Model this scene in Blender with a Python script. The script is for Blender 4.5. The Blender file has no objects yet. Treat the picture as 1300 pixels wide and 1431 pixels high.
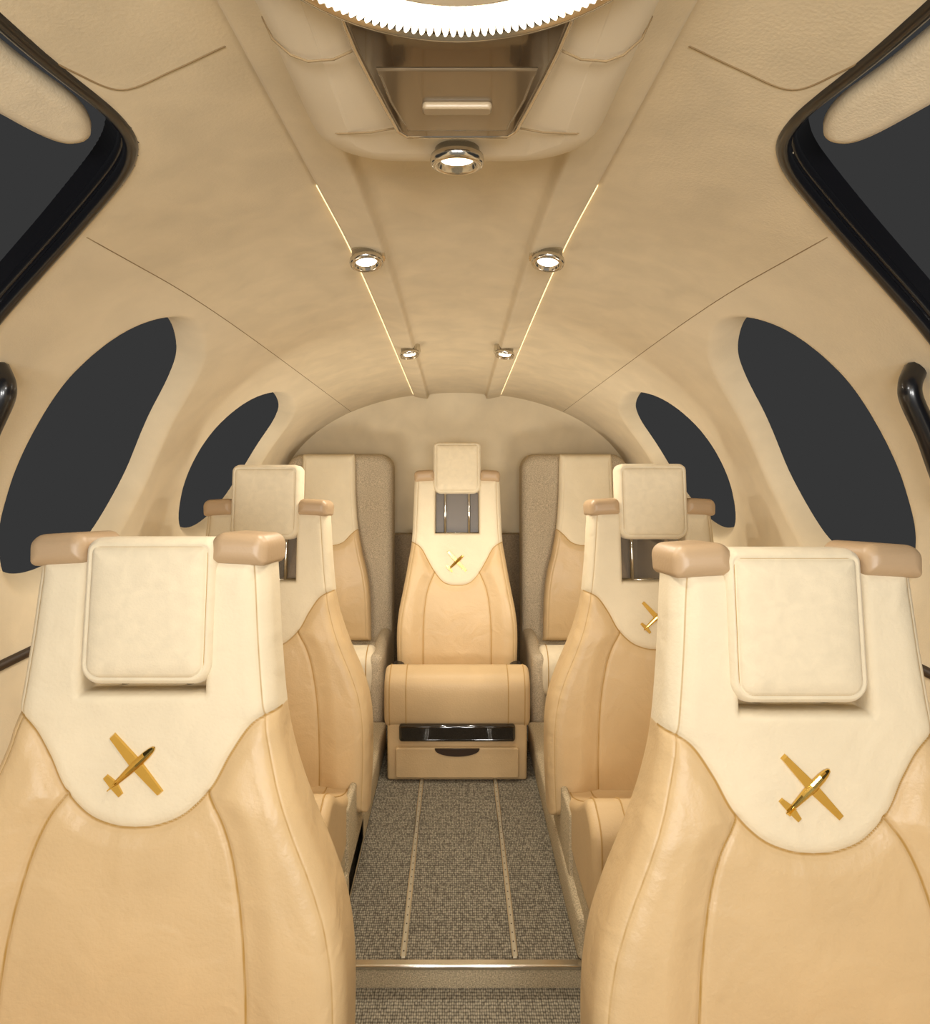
import bpy, math, numpy as np
from mathutils import Vector, Matrix
scene=bpy.context.scene
try:
    scene.view_settings.view_transform='Standard'
    scene.view_settings.look='None'
except Exception: pass
PI=math.pi
# ------------------------------------------------------------ helpers
def lin(c):
    return tuple(((x/255)/12.92 if x/255<=.04045 else ((x/255+.055)/1.055)**2.4) for x in c)+(1,)
def nodes(name):
    m=bpy.data.materials.new(name); m.use_nodes=True
    nt=m.node_tree; b=nt.nodes['Principled BSDF']
    return m,nt,b
def mat(name,col,rough=.5,metal=0,noise=None,bump=None,sheen=0,coat=0,spec=.5,emis=None):
    """noise=(scale,amount,detail) colour mottling ; bump=(scale,strength)"""
    m,nt,b=nodes(name)
    b.inputs['Base Color'].default_value=lin(col)
    b.inputs['Roughness'].default_value=rough
    b.inputs['Metallic'].default_value=metal
    b.inputs['Sheen Weight'].default_value=sheen
    b.inputs['Coat Weight'].default_value=coat
    b.inputs['Specular IOR Level'].default_value=spec
    tc=nt.nodes.new('ShaderNodeTexCoord')
    if noise:
        n=nt.nodes.new('ShaderNodeTexNoise'); n.inputs['Scale'].default_value=noise[0]; n.inputs['Detail'].default_value=noise[2]
        n.inputs['Distortion'].default_value=.4
        nt.links.new(tc.outputs['Object'],n.inputs['Vector'])
        r=nt.nodes.new('ShaderNodeValToRGB')
        a=noise[1]
        r.color_ramp.elements[0].position=.3; r.color_ramp.elements[1].position=.7
        r.color_ramp.elements[0].color=lin([x*(1-a) for x in col]); r.color_ramp.elements[1].color=lin([min(255,x*(1+a)) for x in col])
        nt.links.new(n.outputs['Fac'],r.inputs['Fac']); nt.links.new(r.outputs['Color'],b.inputs['Base Color'])
    if bump:
        n2=nt.nodes.new('ShaderNodeTexNoise'); n2.inputs['Scale'].default_value=bump[0]; n2.inputs['Detail'].default_value=6
        nt.links.new(tc.outputs['Object'],n2.inputs['Vector'])
        bp=nt.nodes.new('ShaderNodeBump'); bp.inputs['Strength'].default_value=bump[1]; bp.inputs['Distance'].default_value=.004
        nt.links.new(n2.outputs['Fac'],bp.inputs['Height']); nt.links.new(bp.outputs['Normal'],b.inputs['Normal'])
    if emis:
        b.inputs['Emission Color'].default_value=lin(emis[0]); b.inputs['Emission Strength'].default_value=emis[1]
    return m
SUEDE=(221,204,171); NUB=(227,212,182); LEA=(208,179,135)
M={}
M['suede']=mat('suede_headliner',SUEDE,.95,noise=(11,.03,12),bump=(240,.12),sheen=.1,spec=.2)
M['wall']=mat('suede_wall',(225,209,178),.95,noise=(8,.025,10),bump=(240,.12),sheen=.1,spec=.2)
M['nub']=mat('nubuck',NUB,.85,noise=(40,.02,6),bump=(320,.18),sheen=.2,spec=.25)
M['lea']=mat('tan_leather',LEA,.46,noise=(9,.02,4),bump=(160,.22),spec=.4)
M['cap']=mat('caramel_leather',(184,156,122),.40,bump=(150,.12),spec=.5)
M['thread']=mat('thread',(186,150,92),.7)
M['seam']=mat('seam_gap',(146,122,86),.9)
M['gold']=mat('polished_gold',(226,190,104),.12,1)
M['chrome']=mat('chrome',(215,210,200),.16,1)
M['rail']=mat('seat_rail_metal',(184,174,152),.35,.4)
M['black']=mat('black_rubber',(14,14,18),.28,spec=.6,coat=.4)
M['gloss']=mat('black_gloss',(20,15,12),.08,coat=1)
M['glass']=mat('window_glazing',(0,0,0),1,spec=0,emis=((54,54,54),1.0))
M['plas']=mat('console_plastic',(230,216,190),.5,spec=.4,bump=(300,.05))
M['smoke']=mat('smoked_acrylic',(72,58,42),.08,coat=.8)
M['smokel']=mat('smoked_tray',(104,88,66),.15,coat=.8)
M['plate']=mat('tray_plate',(160,140,110),.4)
M['bcarpet']=mat('beige_carpet',(190,174,144),1,noise=(300,.18,3),bump=(350,1.0),spec=.1)
M['wcarpet']=mat('taupe_carpet',(192,176,150),1,noise=(260,.14,3),bump=(350,1.0),spec=.1)
M['taupe']=mat('taupe_panel',(134,118,96),.9,noise=(150,.1,3),spec=.1)
M['dark']=mat('dark_trim',(50,34,20),.5)
M['led']=mat('led_lens',(255,246,220),.4,emis=((255,244,214),9))
M['bead']=mat('led_bead',(255,248,228),.4,emis=((255,247,228),2.4))
M['cove']=mat('cove_light',(255,235,190),.4,emis=((255,228,175),1.6))
m,nt,b=nodes('grey_acrylic'); b.inputs['Base Color'].default_value=lin((104,92,78)); b.inputs['Roughness'].default_value=.3; b.inputs['Alpha'].default_value=.6
M['acry']=m
# aisle carpet
m,nt,b=nodes('ribbed_aisle_carpet'); tc=nt.nodes.new('ShaderNodeTexCoord')
vo=nt.nodes.new('ShaderNodeTexVoronoi'); vo.inputs['Scale'].default_value=1; vo.inputs['Randomness'].default_value=.3
mp=nt.nodes.new('ShaderNodeMapping'); mp.inputs['Scale'].default_value=(180,110,180)
nt.links.new(tc.outputs['Object'],mp.inputs['Vector']); nt.links.new(mp.outputs['Vector'],vo.inputs['Vector'])
r=nt.nodes.new('ShaderNodeValToRGB'); r.color_ramp.elements[0].position=.12; r.color_ramp.elements[1].position=.7
r.color_ramp.elements[0].color=lin((184,175,154)); r.color_ramp.elements[1].color=lin((82,76,66))
nt.links.new(vo.outputs['Distance'],r.inputs['Fac']); nt.links.new(r.outputs['Color'],b.inputs['Base Color'])
bp=nt.nodes.new('ShaderNodeBump'); bp.inputs['Strength'].default_value=.8; bp.inputs['Distance'].default_value=.004; bp.invert=True
nt.links.new(vo.outputs['Distance'],bp.inputs['Height']); nt.links.new(bp.outputs['Normal'],b.inputs['Normal'])
b.inputs['Roughness'].default_value=1; b.inputs['Specular IOR Level'].default_value=.1
M['aisle']=m
# seat upholstery : nubuck bib / leather, welted seams from mesh attributes
def uphol():
    m,nt,b=nodes('seat_upholstery'); L=nt.links
    at=nt.nodes.new('ShaderNodeAttribute'); at.attribute_name='bib'
    aw=nt.nodes.new('ShaderNodeAttribute'); aw.attribute_name='welt'
    tc=nt.nodes.new('ShaderNodeTexCoord')
    st=nt.nodes.new('ShaderNodeMapRange'); st.inputs['From Min'].default_value=-.0008; st.inputs['From Max'].default_value=.0008
    L.new(at.outputs['Fac'],st.inputs['Value'])
    n=nt.nodes.new('ShaderNodeTexNoise'); n.inputs['Scale'].default_value=8; n.inputs['Detail'].default_value=6; L.new(tc.outputs['Object'],n.inputs['Vector'])
    def ramp(col,a):
        r=nt.nodes.new('ShaderNodeValToRGB'); r.color_ramp.elements[0].position=.3; r.color_ramp.elements[1].position=.7
        r.color_ramp.elements[0].color=lin([x*(1-a) for x in col]); r.color_ramp.elements[1].color=lin([min(255,x*(1+a)) for x in col])
        L.new(n.outputs['Fac'],r.inputs['Fac']); return r
    rl=ramp(LEA,.02); rn=ramp(NUB,.02)
    mx=nt.nodes.new('ShaderNodeMix'); mx.data_type='RGBA'
    L.new(st.outputs['Result'],mx.inputs[0]); L.new(rl.outputs['Color'],mx.inputs[6]); L.new(rn.outputs['Color'],mx.inputs[7])
    sw=nt.nodes.new('ShaderNodeMapRange'); sw.inputs['From Min'].default_value=.0028; sw.inputs['From Max'].default_value=.0010
    L.new(aw.outputs['Fac'],sw.inputs['Value'])
    mx2=nt.nodes.new('ShaderNodeMix'); mx2.data_type='RGBA'; mx2.inputs[7].default_value=lin((172,134,70))
    L.new(sw.outputs['Result'],mx2.inputs[0]); L.new(mx.outputs[2],mx2.inputs[6]); L.new(mx2.outputs[2],b.inputs['Base Color'])
    mr=nt.nodes.new('ShaderNodeMix'); mr.data_type='FLOAT'; mr.inputs[2].default_value=.40; mr.inputs[3].default_value=.85
    L.new(st.outputs['Result'],mr.inputs[0]); L.new(mr.outputs[0],b.inputs['Roughness'])
    n2=nt.nodes.new('ShaderNodeTexNoise'); n2.inputs['Scale'].default_value=180; n2.inputs['Detail'].default_value=6; L.new(tc.outputs['Object'],n2.inputs['Vector'])
    n3=nt.nodes.new('ShaderNodeTexNoise'); n3.inputs['Scale'].default_value=11; n3.inputs['Detail'].default_value=2; n3.inputs['Distortion'].default_value=.8; L.new(tc.outputs['Object'],n3.inputs['Vector'])
    b3=nt.nodes.new('ShaderNodeBump'); b3.inputs['Strength'].default_value=.4; b3.inputs['Distance'].default_value=.014
    L.new(n3.outputs['Fac'],b3.inputs['Height'])
    bp=nt.nodes.new('ShaderNodeBump'); bp.inputs['Strength'].default_value=.2; bp.inputs['Distance'].default_value=.004
    L.new(b3.outputs['Normal'],bp.inputs['Normal'])
    L.new(n2.outputs['Fac'],bp.inputs['Height']); L.new(bp.outputs['Normal'],b.inputs['Normal'])
    b.inputs['Specular IOR Level'].default_value=.45
    return m
M['uph']=uphol()

def mesh(name,verts,faces,mats,smooth=True,attrs=None,fm=None,flat=()):
    me=bpy.data.meshes.new(name); me.from_pydata([tuple(map(float,v)) for v in verts],[],[tuple(map(int,f)) for f in faces])
    for k in mats: me.materials.append(M[k])
    if smooth: me.polygons.foreach_set('use_smooth',[True]*len(me.polygons))
    for i in flat: me.polygons[i].use_smooth=False
    if fm is not None: me.polygons.foreach_set('material_index',list(fm))
    if attrs:
        for k,a in attrs.items():
            at=me.attributes.new(k,'FLOAT','POINT'); at.data.foreach_set('value',np.asarray(a,dtype=np.float32))
    me.update(); return me
def obj(name,me,parent=None,loc=(0,0,0),rot=(0,0,0)):
    o=bpy.data.objects.new(name,me); scene.collection.objects.link(o)
    o.location=loc; o.rotation_euler=rot
    if parent is not None: o.parent=parent
    return o
def empty(name,loc):
    o=bpy.data.objects.new(name,None); scene.collection.objects.link(o); o.location=loc; o.empty_display_size=.1; return o
def rrect(hw,hh,r,r2=None,n=8):
    if r2 is None:r2=r
    def f(ins):
        pts=[]; a=hw-ins;b=hh-ins
        for cx,cy,a0,rr in ((1,-1,-PI/2,r2),(1,1,0,r),(-1,1,PI/2,r),(-1,-1,PI,r2)):
            q=max(rr-ins,.003); q=min(q,a*.98,b*.98)
            for i in range(n+1):
                t=a0+PI/2*i/n
                pts.append((cx*(a-q)+q*math.cos(t),cy*(b-q)+q*math.sin(t)))
        return pts
    return f
def poly_inset(pts):
    P=np.array(pts,float); n=len(P)
    area=sum(P[i][0]*P[(i+1)%n][1]-P[(i+1)%n][0]*P[i][1] for i in range(n))
    if area<0: P=P[::-1]
    T=np.roll(P,-1,0)-np.roll(P,1,0); T/=np.linalg.norm(T,axis=1)[:,None]+1e-9
    N=np.stack([-T[:,1],T[:,0]],1)
    return lambda ins:[tuple(p) for p in P+N*ins]
def smooth_poly(pts,res=8,closed=True):
    P=[np.array(p,float) for p in pts]; out=[]; n=len(P)
    for i in range(n if closed else n-1):
        g=lambda k:P[k%n] if closed else P[min(max(k,0),n-1)]
        p0,p1,p2,p3=g(i-1),g(i),g(i+1),g(i+2)
        for j in range(res):
            t=j/res
            out.append(.5*((2*p1)+(-p0+p2)*t+(2*p0-5*p1+4*p2-p3)*t*t+(-p0+3*p1-3*p2+p3)*t**3))
    if not closed: out.append(P[-1])
    return np.array(out)
def loft(name,outf,levels,fn,mats,fm_of=None):
    V=[];F=[];mi=[]
    for ins,h in levels:
        ring=outf(ins); n=len(ring)
        V+= [fn(u,v,h) for u,v in ring]
    for k in range(len(levels)-1):
        for i in range(n):
            j=(i+1)%n
            F.append((k*n+i,k*n+j,(k+1)*n+j,(k+1)*n+i)); mi.append(fm_of(k) if fm_of else 0)
    c0=len(F); F.append(tuple(range(n))[::-1]); mi.append(fm_of(0) if fm_of else 0)
    F.append(tuple((len(levels)-1)*n+i for i in range(n))); mi.append(fm_of(len(levels)-1) if fm_of else 0)
    return mesh(name,V,F,mats,True,fm=mi,flat=(c0,c0+1))
def round_levels(h0,h1,r,k=5):
    L=[]
    for i in range(k+1):
        a=PI/2*i/k; L.append((r*(1-math.sin(a)),h0+r*(1-math.cos(a))))
    for i in range(k+1):
        a=PI/2*i/k; L.append((r*(1-math.cos(a)),h1-r*(1-math.sin(a))))
    return L
def box(name,x0,x1,y0,y1,z0,z1,r,mk,parent=None,rc=None,loc=(0,0,0)):
    hw=(x1-x0)/2;hh=(y1-y0)/2;cx=(x0+x1)/2;cy=(y0+y1)/2
    me=loft(name,rrect(hw,hh,max(rc or r,.004),n=5),round_levels(z0,z1,r),lambda u,v,h:(cx+u,cy+v,h),[mk])
    return obj(name,me,parent,loc)
def tube_mesh(name,pts,r,mk,closed=False,n=8):
    P=[Vector(p) for p in pts]; V=[];F=[]; N=len(P); up=None
    for i,p in enumerate(P):
        t=(P[(i+1)%N]-P[i-1]) if closed else (P[min(i+1,N-1)]-P[max(i-1,0)])
        t.normalize()
        if up is None: up=t.orthogonal().normalized()
        up=(up-t*up.dot(t)).normalized(); s=t.cross(up)
        for k in range(n):
            a=2*PI*k/n; V.append(p+up*(r*math.cos(a))+s*(r*math.sin(a)))
    for i in range(N if closed else N-1):
        for k in range(n):
            F.append((i*n+k,i*n+(k+1)%n,((i+1)%N)*n+(k+1)%n,((i+1)%N)*n+k))
    if not closed:
        F.append(tuple(range(n))[::-1]); F.append(tuple((N-1)*n+k for k in range(n)))
    return mesh(name,V,F,[mk])
def lathe(name,prof,mk,n=40,fm=None,mats=None):
    V=[];F=[];mi=[]
    for r,z in prof:
        for k in range(n):
            a=2*PI*k/n; V.append((r*math.cos(a),r*math.sin(a),z))
    for i in range(len(prof)-1):
        for k in range(n):
            F.append((i*n+k,i*n+(k+1)%n,(i+1)*n+(k+1)%n,(i+1)*n+k)); mi.append(fm[i] if fm else 0)
    return mesh(name,V,F,mats or [mk],fm=mi)
def join_np(parts):
    V=[];F=[];o=0
    for v,f in parts:
        V+=list(v); F+=[tuple(i+o for i in q) for q in f]; o+=len(v)
    return V,F
# ------------------------------------------------------------ cabin shell
A=.95;C=-.35;NE=2.15;FLOOR=-1.29;FLOW=-1.345;YEND=3.40
def Bv(d):
    d=np.asarray(d,float); e=np.maximum(d-1.2,0)
    return .79-.088*(e-.25*(1-np.exp(-e/.25)))
def surf(d,v,off):
    """d station, v section angle (0 = crown), off = outward offset -> x,y,z"""
    d=np.asarray(d,float);v=np.asarray(v,float);off=np.asarray(off,float)
    vs=np.minimum(np.abs(v),PI/2); ex=2/NE
    x=(A+off)*np.sin(vs)**ex; z=C+(Bv(d)+off)*np.maximum(np.cos(vs),0)**ex
    low=np.maximum(np.abs(v)-PI/2,0)*.85
    z=np.where(np.abs(v)>PI/2,C-low,z)
    x=np.where(np.abs(v)>PI/2,A+off-.10*np.clip((low-.45)/.5,0,1)**2,x)
    return np.sign(v)*x,d+0*v,z
VS=.85
W1=smooth_poly([(1.61,.755),(1.46,.705),(1.37,.765),(1.34,.92),(1.345,1.09),(1.35,1.27),(1.36,1.40),(1.41,1.50),(1.55,1.515),(1.74,1.455),(1.85,1.25),(1.80,.99),(1.72,.84)],8)
W2=smooth_poly([(2.58,.785),(2.41,.77),(2.28,.84),(2.225,.99),(2.21,1.18),(2.215,1.36),(2.25,1.48),(2.40,1.53),(2.60,1.49),(2.78,1.38),(2.88,1.20),(2.86,.98),(2.75,.85)],8)
W0=smooth_poly([(-.2,.55),(.0,.44),(.3,.42),(.6,.415),(.76,.405),(.84,.435),(.905,.52),(.97,.66),(1.01,.82),(1.035,1.05),(1.04,1.3),(.98,1.5),(.8,1.6),(.4,1.62),(.0,1.6),(-.2,1.45),(-.27,1.0)],8)
def sdf(poly,d,v):
    px=poly[:,0];py=poly[:,1]*VS; x=d.ravel();y=np.abs(v).ravel()*VS
    best=np.full(x.shape,9.);ins=np.zeros(x.shape,bool)
    m=(x>px.min()-.12)&(x<px.max()+.12)&(y>py.min()-.12)&(y<py.max()+.12)
    X=x[m];Y=y[m]; bb=np.full(X.shape,9.); ii=np.zeros(X.shape,bool)
    n=len(px)
    for i in range(n):
        x0,y0,x1,y1=px[i],py[i],px[(i+1)%n],py[(i+1)%n]
        dx,dy=x1-x0,y1-y0; t=np.clip(((X-x0)*dx+(Y-y0)*dy)/(dx*dx+dy*dy),0,1)
        bb=np.minimum(bb,np.hypot(X-x0-t*dx,Y-y0-t*dy))
        c=((y0>Y)!=(y1>Y)); xx=(dx)*(Y-y0)/(dy if abs(dy)>1e-9 else 1e-9)+x0
        ii^=c&(X<xx)
    best[m]=np.where(ii,-bb,bb)
    return best.reshape(d.shape)
def ss(t):
    t=np.clip(t,0,1); return t*t*(3-2*t)
def disp(D,V):
    w=.05
    o =.10*ss((w-sdf(W1,D,V))/(2*w))
    o+=.10*ss((w-sdf(W2,D,V))/(2*w))
    s0=sdf(W0,D,V)
    o+=.075*ss((.002-s0)/.02)
    return o,s0
def shell(name,vl,mk):
    dl=np.arange(-.5,YEND+.0001,.0065)
    D,V=np.meshgrid(dl,vl,indexing='ij'); o,s0=disp(D,V)
    x,y,z=surf(D,V,o); n,m=D.shape
    P=np.stack([x,y,z],-1).reshape(-1,3)
    i=np.arange(n-1)[:,None]*m+np.arange(m-1)[None,:]
    F=np.stack([i,i+1,i+m+1,i+m],-1).reshape(-1,4)
    me=bpy.data.meshes.new(name); me.from_pydata(P.tolist(),[],F.tolist()); me.materials.append(M[mk]); me.materials.append(M['black'])
    me.polygons.foreach_set('use_smooth',[True]*len(me.polygons))
    fm=(s0[:-1,:-1]<.0).astype(int).ravel(); me.polygons.foreach_set('material_index',fm.tolist()); me.update()
    return obj(name,me)
SEAMV=.600
wl=np.concatenate([np.linspace(SEAMV,PI/2,128),np.linspace(PI/2,PI/2+(C-FLOW)/.85,50)[1:]])
shell('ceiling',np.linspace(-SEAMV,SEAMV,150),'suede')
shell('wall_left',-wl,'wall'); shell('wall_right',wl,'wall')
vv=np.concatenate([-wl[::-1][::4],np.linspace(-SEAMV,SEAMV,40)[1:-1],wl[::4]])
xr,yr,zr=surf(np.full(vv.shape,YEND-.0),vv,np.zeros(vv.shape))
V=[];F=[];K=14;nn=len(vv)
for k in range(K+1):
    s=1-(k/K)
    for i in range(nn):
        V.append((xr[i]*s*1.0,YEND-.001+.05*math.sqrt(max(0,1-s*s))*1.0 if s<1 else YEND-.001,-.45+(zr[i]+.45)*s))
for k in range(K):
    for i in range(nn):
        j=(i+1)%nn; F.append((k*nn+i,k*nn+j,(k+1)*nn+j,(k+1)*nn+i))
obj('wall_rear',mesh('wall_rear',V,F,['wall']))
# windows
wi=1
for nm,Wp,off,reg in (('a',W0,.05,.03),('b',W1,.05,.045),('c',W2,.05,.045)):
    for sg in (-1,1):
        d0,d1=Wp[:,0].min()-.06,Wp[:,0].max()+.06; v0,v1=Wp[:,1].min()-.07,Wp[:,1].max()+.07
        D,V=np.meshgrid(np.arange(d0,d1,.01),np.arange(v0,v1,.012),indexing='ij')
        s=sdf(Wp,D,V); x,y,z=surf(D,V*sg,np.full(D.shape,off)); n,m=D.shape
        P=np.stack([x,y,z],-1).reshape(-1,3); ok=s<reg
        F=[]
        for i in range(n-1):
            for j in range(m-1):
                if ok[i,j] and ok[i+1,j] and ok[i,j+1] and ok[i+1,j+1]:
                    F.append((i*m+j,i*m+j+1,(i+1)*m+j+1,(i+1)*m+j))
        used=sorted({a for f in F for a in f}); mp={a:b for b,a in enumerate(used)}
        obj('window_%d'%wi,mesh('window_%d'%wi,P[used],[tuple(mp[a] for a in f) for f in F],['glass'])); wi+=1
def on(path,sg,off):
    p=np.array(path); x,y,z=surf(p[:,0],p[:,1]*sg,np.full(len(p),off)); return list(zip(x,y,z))
tn=1
def trim(pts,r,mk,closed=False,n=8):
    global tn
    o=obj('trim_%d'%tn,tube_mesh('trim_%d'%tn,pts,r,mk,closed,n)); tn+=1; return o
for sg in (-1,1):
    trim(on(W0,sg,.005),.0095,'black',True,10)
    trim(on(W0,sg,.024),.0085,'black',True,10)
    dd=np.linspace(.97,3.39,70); trim(on([(a,SEAMV) for a in dd],sg,.0005),.0012,'seam')
    tp=smooth_poly([(.60,.42),(.66,.40),(.71,.37),(.70,.30),(.68,.235)],8,False); trim(on(tp,sg,.0004),.0014,'seam')
    dd=np.linspace(1.02,3.3,60); trim(on([(a,PI/2+.13) for a in dd],sg,-.002),.011,'dark')
# central ceiling channel with cove lights
prof=[(-.2255,.004),(-.2255,-.010),(-.2225,-.014),(-.19,-.024),(-.160,-.032),(-.155,-.032),(-.151,-.026),(-.147,-.012),(-.140,-.008),(-.07,-.006),(0,-.005)]
prof=prof+[(-a,b) for a,b in prof[:-1][::-1]]
def topz(x,d): return C+float(Bv(d))*(1-(abs(x)/A)**NE)**(1/NE)
dl=np.arange(-.45,3.38,.03); V=[];F=[];m=len(prof)
for d in dl:
    for x,dz in prof:
        V.append((x,d,topz(x,d)+dz))
for i in range(len(dl)-1):
    for j in range(m-1): F.append((i*m+j,i*m+j+1,(i+1)*m+j+1,(i+1)*m+j))
cp=mesh('ceiling_channel',V,F,['suede'])
ch=obj('ceiling_channel_panel',cp)
bv=ch.modifiers.new('b','SUBSURF'); bv.levels=1; bv.render_levels=1
for sg in (-1,1):
    pts=[(sg*.2282,d,topz(.2282,d)-.002) for d in np.arange(1.05,3.36,.05)]
    obj('cove_light_strip',tube_mesh('cove',pts,.0018,'cove',n=6))
# ------------------------------------------------------------ floor
box('floor',-.93,.93,1.6,3.42,FLOOR-.06,FLOOR,.003,'aisle')
box('floor_cockpit',-.93,.93,-.5,1.598,FLOW-.06,FLOW,.003,'aisle')
box('trim_step_riser',-.93,.93,1.590,1.5995,FLOW,FLOOR-.004,.002,'bcarpet')
box('trim_step_nosing',-.32,.32,1.583,1.606,FLOOR-.006,FLOOR+.006,.004,'chrome')
for i,x in enumerate((-.135,.145)):
    rail=empty('seat_track' ,(x,2.1,FLOOR))
    box('track_bed',-.0065,.0065,-.49,.49,.0,.006,.002,'rail',rail)
    for s in (-1,1): box('track_lip',s*.0062-.0015,s*.0062+.0015,-.49,.49,.002,.010,.001,'chrome',rail)
    V,F=[],[]
    for k in range(30):
        y=-.47+k*.031
        for a in range(8): V.append((.0020*math.cos(a*PI/4),y+.0026*math.sin(a*PI/4),.0065))
        F.append(tuple(range(k*8,k*8+8)))
    obj('track_holes',mesh('track_holes',V,F,['dark'],False),rail)
for sg in (-1,1):
    x0,x1=sorted((sg*.30,sg*.925))
    box('trim_side_plinth_%s'%('left' if sg<0 else 'right'),x0,x1,1.60,2.74,FLOOR,FLOOR+.11,.015,'bcarpet')
box('trim_rear_dado',-.80,.80,3.345,3.385,FLOOR,-.47,.01,'taupe')
# ------------------------------------------------------------ seat parts
def seat_back(name,wp,L,bibp,arcp,notch=None,T=.12,roll=.045,bol=.016,stitch=True):
    sp=smooth_poly([(a,b) for a,b in wp],10,False)
    W=lambda t:np.interp(t,sp[:,0],sp[:,1])
    xi,tn_=notch if notch else (.09,-1)
    tt=tn_ if notch else .2
    rows=np.unique(np.round(np.concatenate([np.linspace(0,.04,9),np.linspace(.04,tt,56),
                       np.linspace(tt,.52,100),np.linspace(.52,L-.04,110),np.linspace(L-.04,L,10)]),6))
    KO=86
    ko=np.linspace(0,1,KO); ko=1-(1-ko)**1.25
    ki=np.linspace(-1,1,61)
    R=len(rows); xs=[]
    for t in rows:
        w=W(t); o=xi+(w-xi)*ko[1:]
        xs.append(np.concatenate([-o[::-1],xi*ki,o]))
    Xg=np.array(xs); Tg=np.repeat(rows[:,None],Xg.shape[1],1); m=Xg.shape[1]; Wg=W(Tg)
    slope=np.gradient(W(rows),rows)[:,None]
    e=(Wg-np.abs(Xg))/np.sqrt(1+slope**2)
    e=np.minimum(e,np.minimum(Tg,L-Tg)+.0)
    def rl(e,r): q=np.clip(1-e/r,0,1); return -r*(1-np.sqrt(np.maximum(0,1-q*q)))
    n=T/2+rl(e,roll)
    if notch:
        dxn=np.maximum(np.abs(Xg)-xi,0); dtn=np.maximum(Tg-tn_,0); en=np.hypot(dxn,dtn)
        n=n+rl(en,.014)
    def pdist(poly,X,Tt):
        b=np.full(X.shape,9.)
        for i in range(len(poly)-1):
            x0,y0=poly[i];x1,y1=poly[i+1];dx,dy=x1-x0,y1-y0
            t=np.clip(((X-x0)*dx+(Tt-y0)*dy)/(dx*dx+dy*dy),0,1); b=np.minimum(b,np.hypot(X-x0-t*dx,Tt-y0-t*dy))
        return b
    aX=np.abs(Xg)
    bp=smooth_poly(bibp,8,False)
    db=pdist([tuple(q) for q in bp],aX,Tg); o=np.argsort(bp[:,0]); tb=np.interp(aX,bp[o,0],bp[o,1])
    bib=np.where(Tg<tb,db,-db)
    ap=smooth_poly(arcp,8,False); da=pdist([tuple(q) for q in ap],aX,Tg)
    axr=np.interp(Tg,ap[:,1],ap[:,0])
    n=n+bol*ss((aX-axr)/.06)*ss((Tg-.30)/.12)*ss(-bib/.02)
    n=n+.014*np.exp(-((Tg-.66)/.2)**2)*ss((L-Tg)/.1)
    n=n+.006*ss(-bib/.03)+.004*ss(bib/.02)-.004
    n=n-.0045*np.exp(-(db/.0045)**2)-.0045*np.exp(-(da/.0045)**2)
    es=(Wg-aX)/np.sqrt(1+slope**2); dst=np.abs(es-.019)
    n=n-.0018*np.exp(-(dst/.003)**2)*ss((Tg-.02)/.03)
    welt=np.minimum(db,da)
    if stitch: welt=np.minimum(welt,dst+.0012)
    back=-T/2-rl(np.minimum(e,.99),.04)
    Pf=np.stack([Xg,Tg,n],-1).reshape(-1,3); Pb=np.stack([Xg,Tg,back],-1).reshape(-1,3)
    NV=R*m; F=[]
    c0=KO-1;c1=KO-1+60
    for i in range(R-1):
        cut=notch and rows[i+1]<=tn_+1e-5
        for j in range(m-1):
            if cut and c0<=j<c1: continue
            F.append((i*m+j,(i+1)*m+j,(i+1)*m+j+1,i*m+j+1))
    cnt={}
    for f in F:
        for k in range(4):
            a_,b_=f[k],f[(k+1)%4]
            if (b_,a_) in cnt: del cnt[(b_,a_)]
            else: cnt[(a_,b_)]=1
    FB=[tuple(q+NV for q in f[::-1]) for f in F]; FS=[(b_,a_,a_+NV,b_+NV) for a_,b_ in cnt]
    allF=F+FB+FS; Pall=np.concatenate([Pf,Pb])
    bibA=np.concatenate([bib.ravel(),bib.ravel()]); wA=np.concatenate([welt.ravel(),np.full(NV,9.)])
    used=np.zeros(2*NV,bool); used[np.array(allF).ravel()]=True; idx=np.cumsum(used)-1
    allF=idx[np.array(allF)]
    me=mesh(name,Pall[used],allF,['uph'],attrs={'bib':bibA[used],'welt':wA[used]})
    return me,(lambda x,t:float(n[np.argmin(abs(rows-t)),np.argmin(abs(Xg[np.argmin(abs(rows-t))]-x))]))
NW=.230; NN=.262
wide=[(0,.190),(.06,.195),(.16,.203),(.27,.216),(.35,.236),(.43,.267),(.51,.303),(.58,.327),(.66,.339),(.78,.341),(.92,.336)]
bibw=[(.26,.255),(.223,.260),(.18,.278),(.146,.325),(.118,.376),(.078,.415),(.036,.432),(0,.436)]
arcw=[(.112,.385),(.14,.43),(.162,.495),(.181,.60),(.19,.735),(.19,.93)]
narr=[(0,.195),(.06,.198),(.2,.202),(.30,.208),(.42,.226),(.52,.244),(.62,.262),(.72,.268),(.92,.262)]
bibn=[(.25,.295),(.209,.30),(.165,.325),(.13,.385),(.10,.435),(.065,.475),(.03,.49),(0,.492)]
arcn=[(.10,.435),(.128,.50),(.143,.58),(.150,.70),(.150,.93)]
ME={}
ME['bw'],fw=seat_back('backrest_wide',wide,.92,bibw,arcw,(.10,NW))
ME['bn'],fnn=seat_back('backrest_narrow',narr,.92,bibn,arcn,(.10,NN))
side=[(0,.125),(.05,.13),(.2,.134),(.35,.146),(.48,.17),(.58,.195),(.7,.21),(.88,.215)]
bibs=[(.2,.36),(.15,.365),(.12,.385),(.08,.425),(.04,.44),(0,.442)]
arcs=[(.3,.5),(.3,.6),(.3,.7),(.3,.9)]
ME['bs'],_=seat_back('side_pad',side,.90,bibs,arcs,None,T=.07,roll=.03,bol=0,stitch=False)
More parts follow.
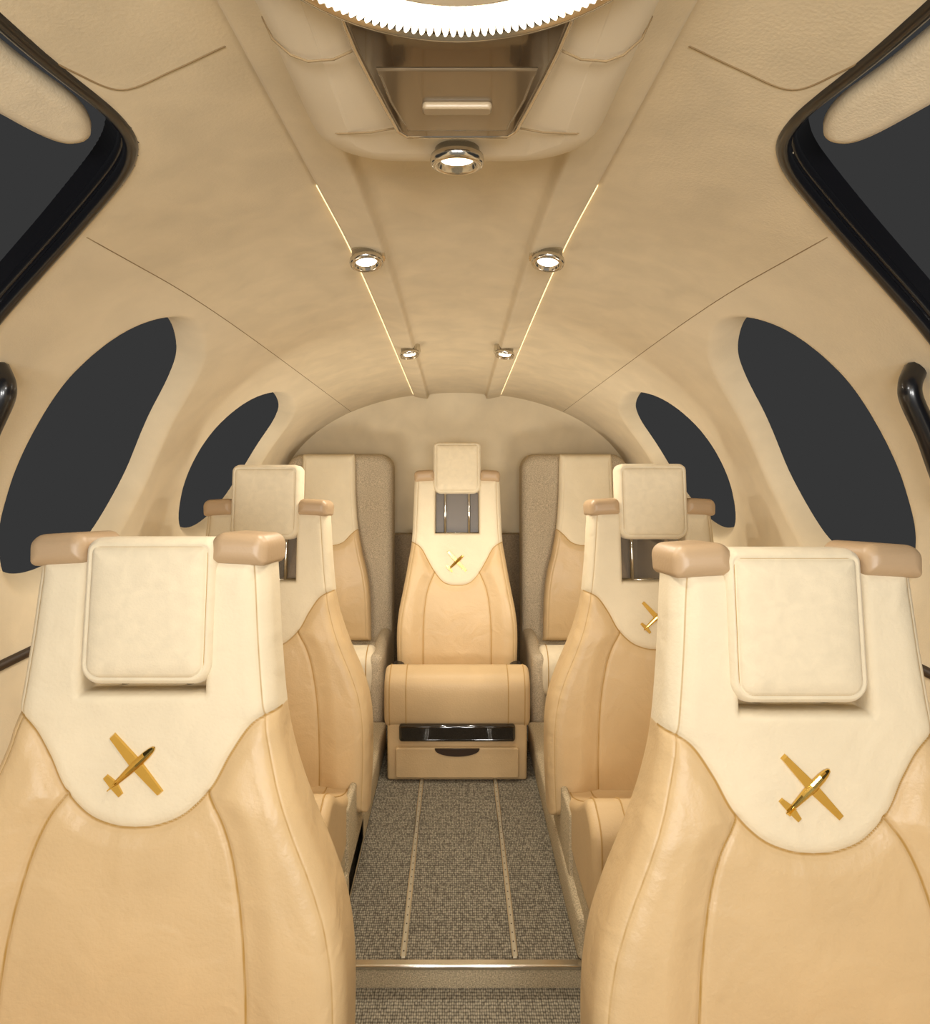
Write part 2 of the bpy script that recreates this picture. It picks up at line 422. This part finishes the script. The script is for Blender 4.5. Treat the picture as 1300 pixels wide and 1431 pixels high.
hl=[(.030,-.050),(.012,-.046),(.003,-.036),(0,-.02),(0,.022),(.003,.034),(.009,.042),(.0125,.0435),(.0145,.0395),(.0165,.0435),(.022,.0475),(.04,.050),(.07,.052)]
HW,HH=.109,.118
ME['hr']=loft('headrest',rrect(HW,HH,.022,.036,n=8),hl,lambda u,v,h:(u,-v,h),['nub'])
ME['hp']=loft('headrest_piping',rrect(HW-.0145,HH-.0145,.012,.023,n=8),[(0,.0385),(.0,.0405),(.0012,.041)],lambda u,v,h:(u,-v,h),['thread'])
ME['cap']=loft('shoulder_cap',rrect(.0475,.026,.022,.010,n=7),round_levels(-.070,.070,.022,6),lambda u,v,h:(u,-v,h),['cap'])
def emblem():
    parts=[]
    def plate(pts,h0,h1):
        n=len(pts); V=[(x,y,h0) for x,y in pts]+[((x*.92+sum(p[0] for p in pts)/n*.08),(y*.92+sum(p[1] for p in pts)/n*.08),h1) for x,y in pts]
        F=[tuple(range(n))[::-1],tuple(range(n,2*n))]+[(i,(i+1)%n,n+(i+1)%n,n+i) for i in range(n)]
        parts.append((V,F))
    for s in (-1,1):
        plate([(.008,0),(.005,s*.061),(-.005,s*.061),(-.009,0)][::s],0,.007)
        plate([(-.040,0),(-.044,s*.020),(-.052,s*.020),(-.053,0)][::s],0,.006)
    V=[];F=[];st=[(-.056,.0012),(-.045,.0035),(-.02,.006),(0,.0075),(.02,.0068),(.030,.0052),(.036,.003),(.038,.0006)]
    for x,r in st:
        for k in range(12): V.append((x,r*math.cos(k*PI/6),.004+r*math.sin(k*PI/6)*.9))
    for i in range(len(st)-1):
        for k in range(12): F.append((i*12+k,i*12+(k+1)%12,(i+1)*12+(k+1)%12,(i+1)*12+k))
    parts.append((V,F))
    plate([(-.040,-.001),(-.056,-.001),(-.056,.001),(-.040,.001)],.004,.012)
    a=math.radians(43); V,F=join_np(parts)
    V=[(x*math.cos(a)-y*math.sin(a),-(x*math.sin(a)+y*math.cos(a)),z) for x,y,z in V]
    return mesh('emblem',V,F,['gold'],False)
ME['em']=emblem()
def cushion(name,hw,depth,zr,zf,zb,mk,crown=.0):
    pr=[(.06,zr-.015),(.06,zb+.005),(-depth*.5,zb),(-depth+.06,zb),(-depth+.012,zb+.02),(-depth-.002,zb+.07),(-depth-.004,zf-.065),(-depth+.012,zf-.025),(-depth+.05,zf-.003),(-depth+.10,zf),(-depth*.55,zf-(zf-zr)*.45),(-.1,zr+.01),(-.02,zr-.002)]
    sp=smooth_poly(pr,6); of=poly_inset(sp)
    me=loft(name,of,round_levels(-hw,hw,.022,6),lambda u,v,h:(h,u,v),[mk])
    return me,np.array(of(-.0005))
def add_seat(loc_x,dtop,ztop,floor,alpha,kind,raised,hx=0):
    s=empty('passenger_seat',(loc_x,dtop,floor)); al=math.radians(alpha); zt=ztop-floor
    NT=NW if kind=='w' else NN
    fr=Matrix(((1,0,0,0),(0,-math.sin(al),-math.cos(al),0),(0,-math.cos(al),math.sin(al),zt),(0,0,0,1)))
    def put(nm,me,x,t,n,rotz=0):
        o=obj(nm,me,s); o.matrix_local=fr@Matrix.Translation((x,t,n))@Matrix.Rotation(rotz,4,'Z'); return o
    put('backrest',ME['bw' if kind=='w' else 'bn'],0,0,0)
    for sg in (-1,1):
        put('shoulder_cap_%s'%('l' if sg<0 else 'r'),ME['cap'],sg*.1495,.0,.0,rotz=sg*.06)
    th=.099 if not raised else .118-raised
    nh=.026
    put('headrest',ME['hr'],hx,th,nh); put('headrest_piping',ME['hp'],hx,th,nh)
    for sg in (-1,1):
        q=obj('headrest_post_%s'%('l' if sg<0 else 'r'),tube_mesh('post',[(sg*.055,th,.0),(sg*.055,.3,0)],.006,'chrome'),s); q.matrix_local=fr
    if raised:
        pl=loft('headrest_bracket',rrect(.098,(NT-(th+.11))/2-.002,.006),[(0,-.012),(0,-.008)],lambda u,v,h:(u,(th+.11+NT)/2+v,h),['acry']); q=obj('headrest_bracket',pl,s); q.matrix_local=fr
        q=obj('notch_trim',tube_mesh('nt',[(-.098,NT,-.0),(.098,NT,-.0)],.004,'chrome'),s); q.matrix_local=fr
    te=.337 if kind=='w' else .385
    nf=(fw if kind=='w' else fnn)(0,te)
    put('emblem',ME['em'],0,te,nf-.0015)
    yb=-(.88*math.sin(al))-.02; hw=.30 if kind=='w' else .28
    zr=-1.03-floor; zf=-.875-floor; zb=(-1.125 if kind=='w' else -1.095)-floor
    depth=.47 if kind=='w' else .42
    cm,ring=cushion('seat_cushion',hw,depth,zr,zf,zb,'lea')
    obj('seat_cushion',cm,s,(0,yb,0))
    for sg in (-1,1):
        for ins in (.004,.085):
            pts=[(sg*(hw-ins if ins>.05 else hw-.022),p[0],p[1]) for p in ring]
            obj('cushion_welt',tube_mesh('welt',pts,.0020,'thread',True,6),s,(0,yb,0))
    if kind=='w':
        box('pedestal',-.296,.296,yb-depth+.03,yb+.07,0,zb+.03,.012,'bcarpet',s)
        for k in (-1,1): # carpeted side fairing between cushion and backrest
            box('side_fairing_%s'%('l' if k<0 else 'r'),k*.296-.010,k*.296+.010,yb-.20,yb+.09,.02,zr+.02,.009,'bcarpet',s)
    else:
        box('pedestal',-.268,.268,yb-depth+.012,yb+.02,0,zb+.03,.012,'lea',s)
        yf=yb-depth+.012
        bar=loft('drawer_handle',rrect(.222,.032,.012,n=5),round_levels(0,.03,.01),lambda u,v,h:(u,yf-.02-h+.03*(u/.222)**2,zb-.006+v),['gloss'])
        obj('drawer_handle',bar,s)
        dr=loft('drawer_front',rrect(.235,.058,.01,n=4),round_levels(0,.02,.006),lambda u,v,h:(u,yf-h+.004,.075+v),['lea']); obj('drawer_front',dr,s)
        hm=[(.085*math.cos(a),-.028*math.sin(a)) for a in np.linspace(0,PI,20)]
        mo=loft('finger_pull',poly_inset(hm),[(0,0),(0,.018)],lambda u,v,h:(u,yf-.005-h,.131+v),['dark']); obj('finger_pull',mo,s)
        for sg in (-1,1): box('belt_buckle_%s'%('l' if sg<0 else 'r'),sg*.255-.025,sg*.255+.025,yb-.10,yb-.03,zr+.0,zr+.075,.012,'black',s)
    return s
add_seat(-.509,1.12,-.180,FLOW,6,'w',0,.007)
add_seat(.536,1.07,-.190,FLOW,6,'w',0,-.010)
add_seat(-.606,2.09,-.207,FLOOR,6,'w',.135)
add_seat(.612,2.07,-.203,FLOOR,6,'w',.135)
add_seat(0,3.00,-.153,FLOOR,7,'n',.155)
# rear side seats (carpeted bucket with centre pad)
for sg in (-1,1):
    s=empty('rear_side_seat',(sg*.585,3.18,FLOOR)); zt=-.055-FLOOR
    sh=loft('bucket_shell',rrect(.265,zt/2,.075,.01,n=8),round_levels(-.10,.06,.035,6),lambda u,v,h:(u,-h+.0+ .04*(v/zt),zt/2+v),['wcarpet'])
    obj('bucket_shell',sh,s,(0,.05,0))
    pad=obj('seat_pad',ME['bs'],s)
    al=math.radians(3)
    pad.matrix_local=Matrix(((1,0,0,sg*.045),(0,-math.sin(al),-math.cos(al),-.01),(0,-math.cos(al),math.sin(al),zt+.002),(0,0,0,1)))
    cm,ring=cushion('seat_cushion',.225,.40,.31,.40,.20,'nub'); obj('seat_cushion',cm,s,(0,-.03,0))
    for k in (-1,1):
        pts=[(k*.195,p[0],p[1]) for p in ring]; obj('cushion_welt',tube_mesh('welt',pts,.0022,'thread',True,6),s,(0,-.03,0))
    box('carpeted_base',-.25,.25,-.40,.04,0,.24,.02,'wcarpet',s)
    for k in (-1,1): box('bolster_%s'%('l' if k<0 else 'r'),k*.235-.03,k*.235+.03,-.43,.0,.02,.385,.028,'wcarpet',s)
# ------------------------------------------------------------ overhead console
con=empty('overhead_console',(0,.5,.36))
bp_=rrect(.168,.37,.095,.05,n=12)
me=loft('console_body',bp_,[(-.014,.085),(-.012,.045),(-.008,.030),(-.006,.018),(-.001,.010),(.006,.004),(.014,.001),(.024,-.001),(.04,-.002)],lambda u,v,h:(u,v-.004,h+.012*max(0,(v-.1)/.25)**2),['plas'])
obj('console_body',me,con)
def plan(x,y,z):return (x,y,z)
tr=[(-.096,.03),(.096,.03),(.091,.08),(.085,.12),(.075,.18),(.066,.230),(.057,.243),(-.057,.243),(-.066,.230),(-.075,.18),(-.085,.12),(-.091,.08)]
def dense(p,k=4):
    o=[]
    for i in range(len(p)):
        a=np.array(p[i]);b=np.array(p[(i+1)%len(p)])
        for j in range(k): o.append(tuple(a+(b-a)*j/k))
    return o
of=poly_inset(dense(tr))
obj('smoked_door',loft('smoked_door',of,[(0,.012),(0,-.004),(.002,-.0065),(.004,-.007)],plan,['smoke']),con)
tr2=[(-.076,.105),(.076,.105),(.070,.16),(.056,.225),(-.056,.225),(-.070,.16)]
obj('door_tray',loft('door_tray',poly_inset(dense(tr2)),[(0,0),(0,-.0080),(.003,-.0085)],plan,['smokel']),con)
obj('door_plate',loft('door_plate',rrect(.036,.008,.005),[(0,-.008),(0,-.013),(.002,-.015)],lambda u,v,h:(u,v+.17,h),['plate']),con)
ring3=[(x,y,-.005) for x,y in of(-.001)]
obj('door_bezel',tube_mesh('door_bezel',ring3,.0026,'chrome',True,8),con)
for sg in (-1,1):
    obj('console_seam',tube_mesh('cs',[(sg*.094,.085,-.0025),(sg*.115,.100,-.002),(sg*.140,.104,-.0015),(sg*.155,.100,.002),(sg*.170,.092,.012),(sg*.178,.088,.03)],.0012,'seam'),con)
    obj('console_seam',tube_mesh('cs',[(sg*.068,.235,.0005),(sg*.10,.248,.0015),(sg*.140,.256,.004),(sg*.160,.258,.014)],.0012,'seam'),con)
lr=(0,-.108,0)
obj('led_ring_housing',lathe('led_ring_housing',[(.170,.01),(.172,-.004),(.170,-.010),(.166,-.011),(.164,-.006),(.128,-.004),(.126,-.010),(.121,-.011),(.06,-.012),(.0005,-.013)],'chrome',96,fm=[0,0,0,0,1,0,0,1,1],mats=['chrome','plas']),con,lr)
parts=[]; NB=150
for k in range(NB):
    a=2*PI*k/NB; ca,sa=math.cos(a),math.sin(a); V=[];F=[]
    for i in range(5):
        ph=-PI/2+PI*(i)/4
        for j in range(8):
            th=2*PI*j/8; rr=.0172*math.sin(ph); q=max(math.cos(ph),.25)**.5
            rad=.1465+rr; tg=.0033*q*math.cos(th); zz=-.007+.005*q*math.sin(th)
            V.append((rad*ca-tg*sa,rad*sa+tg*ca,zz))
    for i in range(4):
        for j in range(8): F.append((i*8+j,i*8+(j+1)%8,(i+1)*8+(j+1)%8,(i+1)*8+j))
    F.append(tuple(range(8))[::-1]); F.append(tuple(range(32,40)))
    parts.append((V,F))
V,F=join_np(parts); obj('led_beads',mesh('led_beads',V,F,['bead']),con,lr)
def downlight(nm,loc,rot,r,parent=None,energy=3,size=100):
    e=empty(nm,loc); e.rotation_euler=rot
    if parent is not None: e.parent=parent
    obj('bezel',lathe('bezel',[(r*1.0,.03),(r*1.05,.0),(r*1.22,-.001),(r*1.26,-.006),(r*1.2,-.012),(r*1.0,-.014),(r*.86,-.012),(r*.8,-.004),(.0004,-.003)],'chrome',36,fm=[0,0,0,0,0,0,0,1],mats=['chrome','led']),e)
    l=bpy.data.lights.new(nm+'_lamp','SPOT'); l.energy=energy; l.spot_size=math.radians(size); l.spot_blend=.7; l.color=(1,.92,.79); l.shadow_soft_size=.02
    o=bpy.data.objects.new('lamp',l); scene.collection.objects.link(o); o.parent=e; o.location=(0,0,-.02)
    return e
downlight('console_light',(0,.305,.000),(math.radians(2),0,0),.027,con,5,140)
for sg in (-1,1):
    for d,x,en in ((1.345,.190,9),(2.27,.168,15)):
        e=downlight('reading_light',(sg*x,d,topz(x,d)-.040),(math.radians(-14),math.radians(sg*8),0),.028,None,en,140)
        V=[];F=[];N=48
        for z in (.034,.0):
            for k in range(N):
                a=2*PI*k/N; r=(.032 if k%2 else .0295); V.append((r*math.cos(a),r*math.sin(a),z))
        for k in range(N): F.append((k,(k+1)%N,N+(k+1)%N,N+k))
        F.append(tuple(range(N))); F.append(tuple(range(N,2*N))[::-1])
        obj('swivel_base',mesh('swivel_base',V,F,['chrome'],False),e,(-sg*.008,.008,.002))
# ------------------------------------------------------------ sun visors & grab handles
for sg in (-1,1):
    P=[(.15,.445),(.45,.445),(.64,.44),(.735,.432),(.79,.45),(.80,.48),(.765,.505),(.64,.525),(.42,.56),(.15,.58)]
    sp=smooth_poly(P,6); of=poly_inset(sp)
    def fv(u,v,h,sg=sg):
        x,y,z=surf(u,v*sg,.020+h); return (float(x),float(y),float(z))
    obj('sun_visor',loft('sun_visor',of,[(.012,.012),(.004,.010),(0,.004),(.004,-.004),(.012,-.008),(.02,-.009)],fv,['nub']))
    hp=[(1.10,.95,.0),(1.09,.965,-.03),(1.09,1.0,-.045),(1.10,1.09,-.05),(1.115,1.18,-.05),(1.13,1.28,-.04),(1.14,1.31,.0)]
    hs=smooth_poly(hp,6,False); x,y,z=surf(hs[:,0],hs[:,1]*sg,hs[:,2])
    obj('grab_handle',tube_mesh('grab_handle',list(zip(x,y,z)),.018,'black',n=12))
# ------------------------------------------------------------ lamps
def area(nm,loc,rot,sx,sy,e,col=(1,.98,.95)):
    l=bpy.data.lights.new(nm,'AREA'); l.shape='RECTANGLE'; l.size=sx; l.size_y=sy; l.energy=e; l.color=col
    o=bpy.data.objects.new(nm,l); scene.collection.objects.link(o); o.location=loc; o.rotation_euler=rot; return o
for sg in (-1,1):
    area('cockpit_softbox',(sg*.38,-1.25,-.10),(math.radians(92),0,math.radians(sg*8)),.42,.42,20.5)
    # fill lamps added out of sight behind the seat backs, aimed aft and up
    area('cabin_fill',(sg*.50,1.27,-.42),(math.radians(112),0,math.radians(sg*10)),.26,.2,1.4,(1,.95,.87))
    area('rear_fill',(sg*.58,2.28,-.60),(math.radians(128),0,math.radians(sg*14)),.26,.2,3.2,(1,.94,.83))
area('dome_lamp',(0,.395,.335),(math.radians(20),0,0),.26,.26,4.5)
w=bpy.data.worlds.new('w'); scene.world=w; w.use_nodes=True
w.node_tree.nodes['Background'].inputs[0].default_value=(.6,.57,.53,1); w.node_tree.nodes['Background'].inputs[1].default_value=.4
# ------------------------------------------------------------ camera
cd=bpy.data.cameras.new('camera'); cam=bpy.data.objects.new('camera',cd); scene.collection.objects.link(cam)
cam.location=(0,0,0); cam.rotation_euler=(math.radians(90),0,0)
cd.sensor_fit='VERTICAL'; cd.sensor_height=24; cd.sensor_width=24*1300/1431
cd.lens=900/1431*24
cd.shift_x=(650-639)/1431; cd.shift_y=-(715.5-620)/1431
cd.clip_start=.02
scene.camera=cam
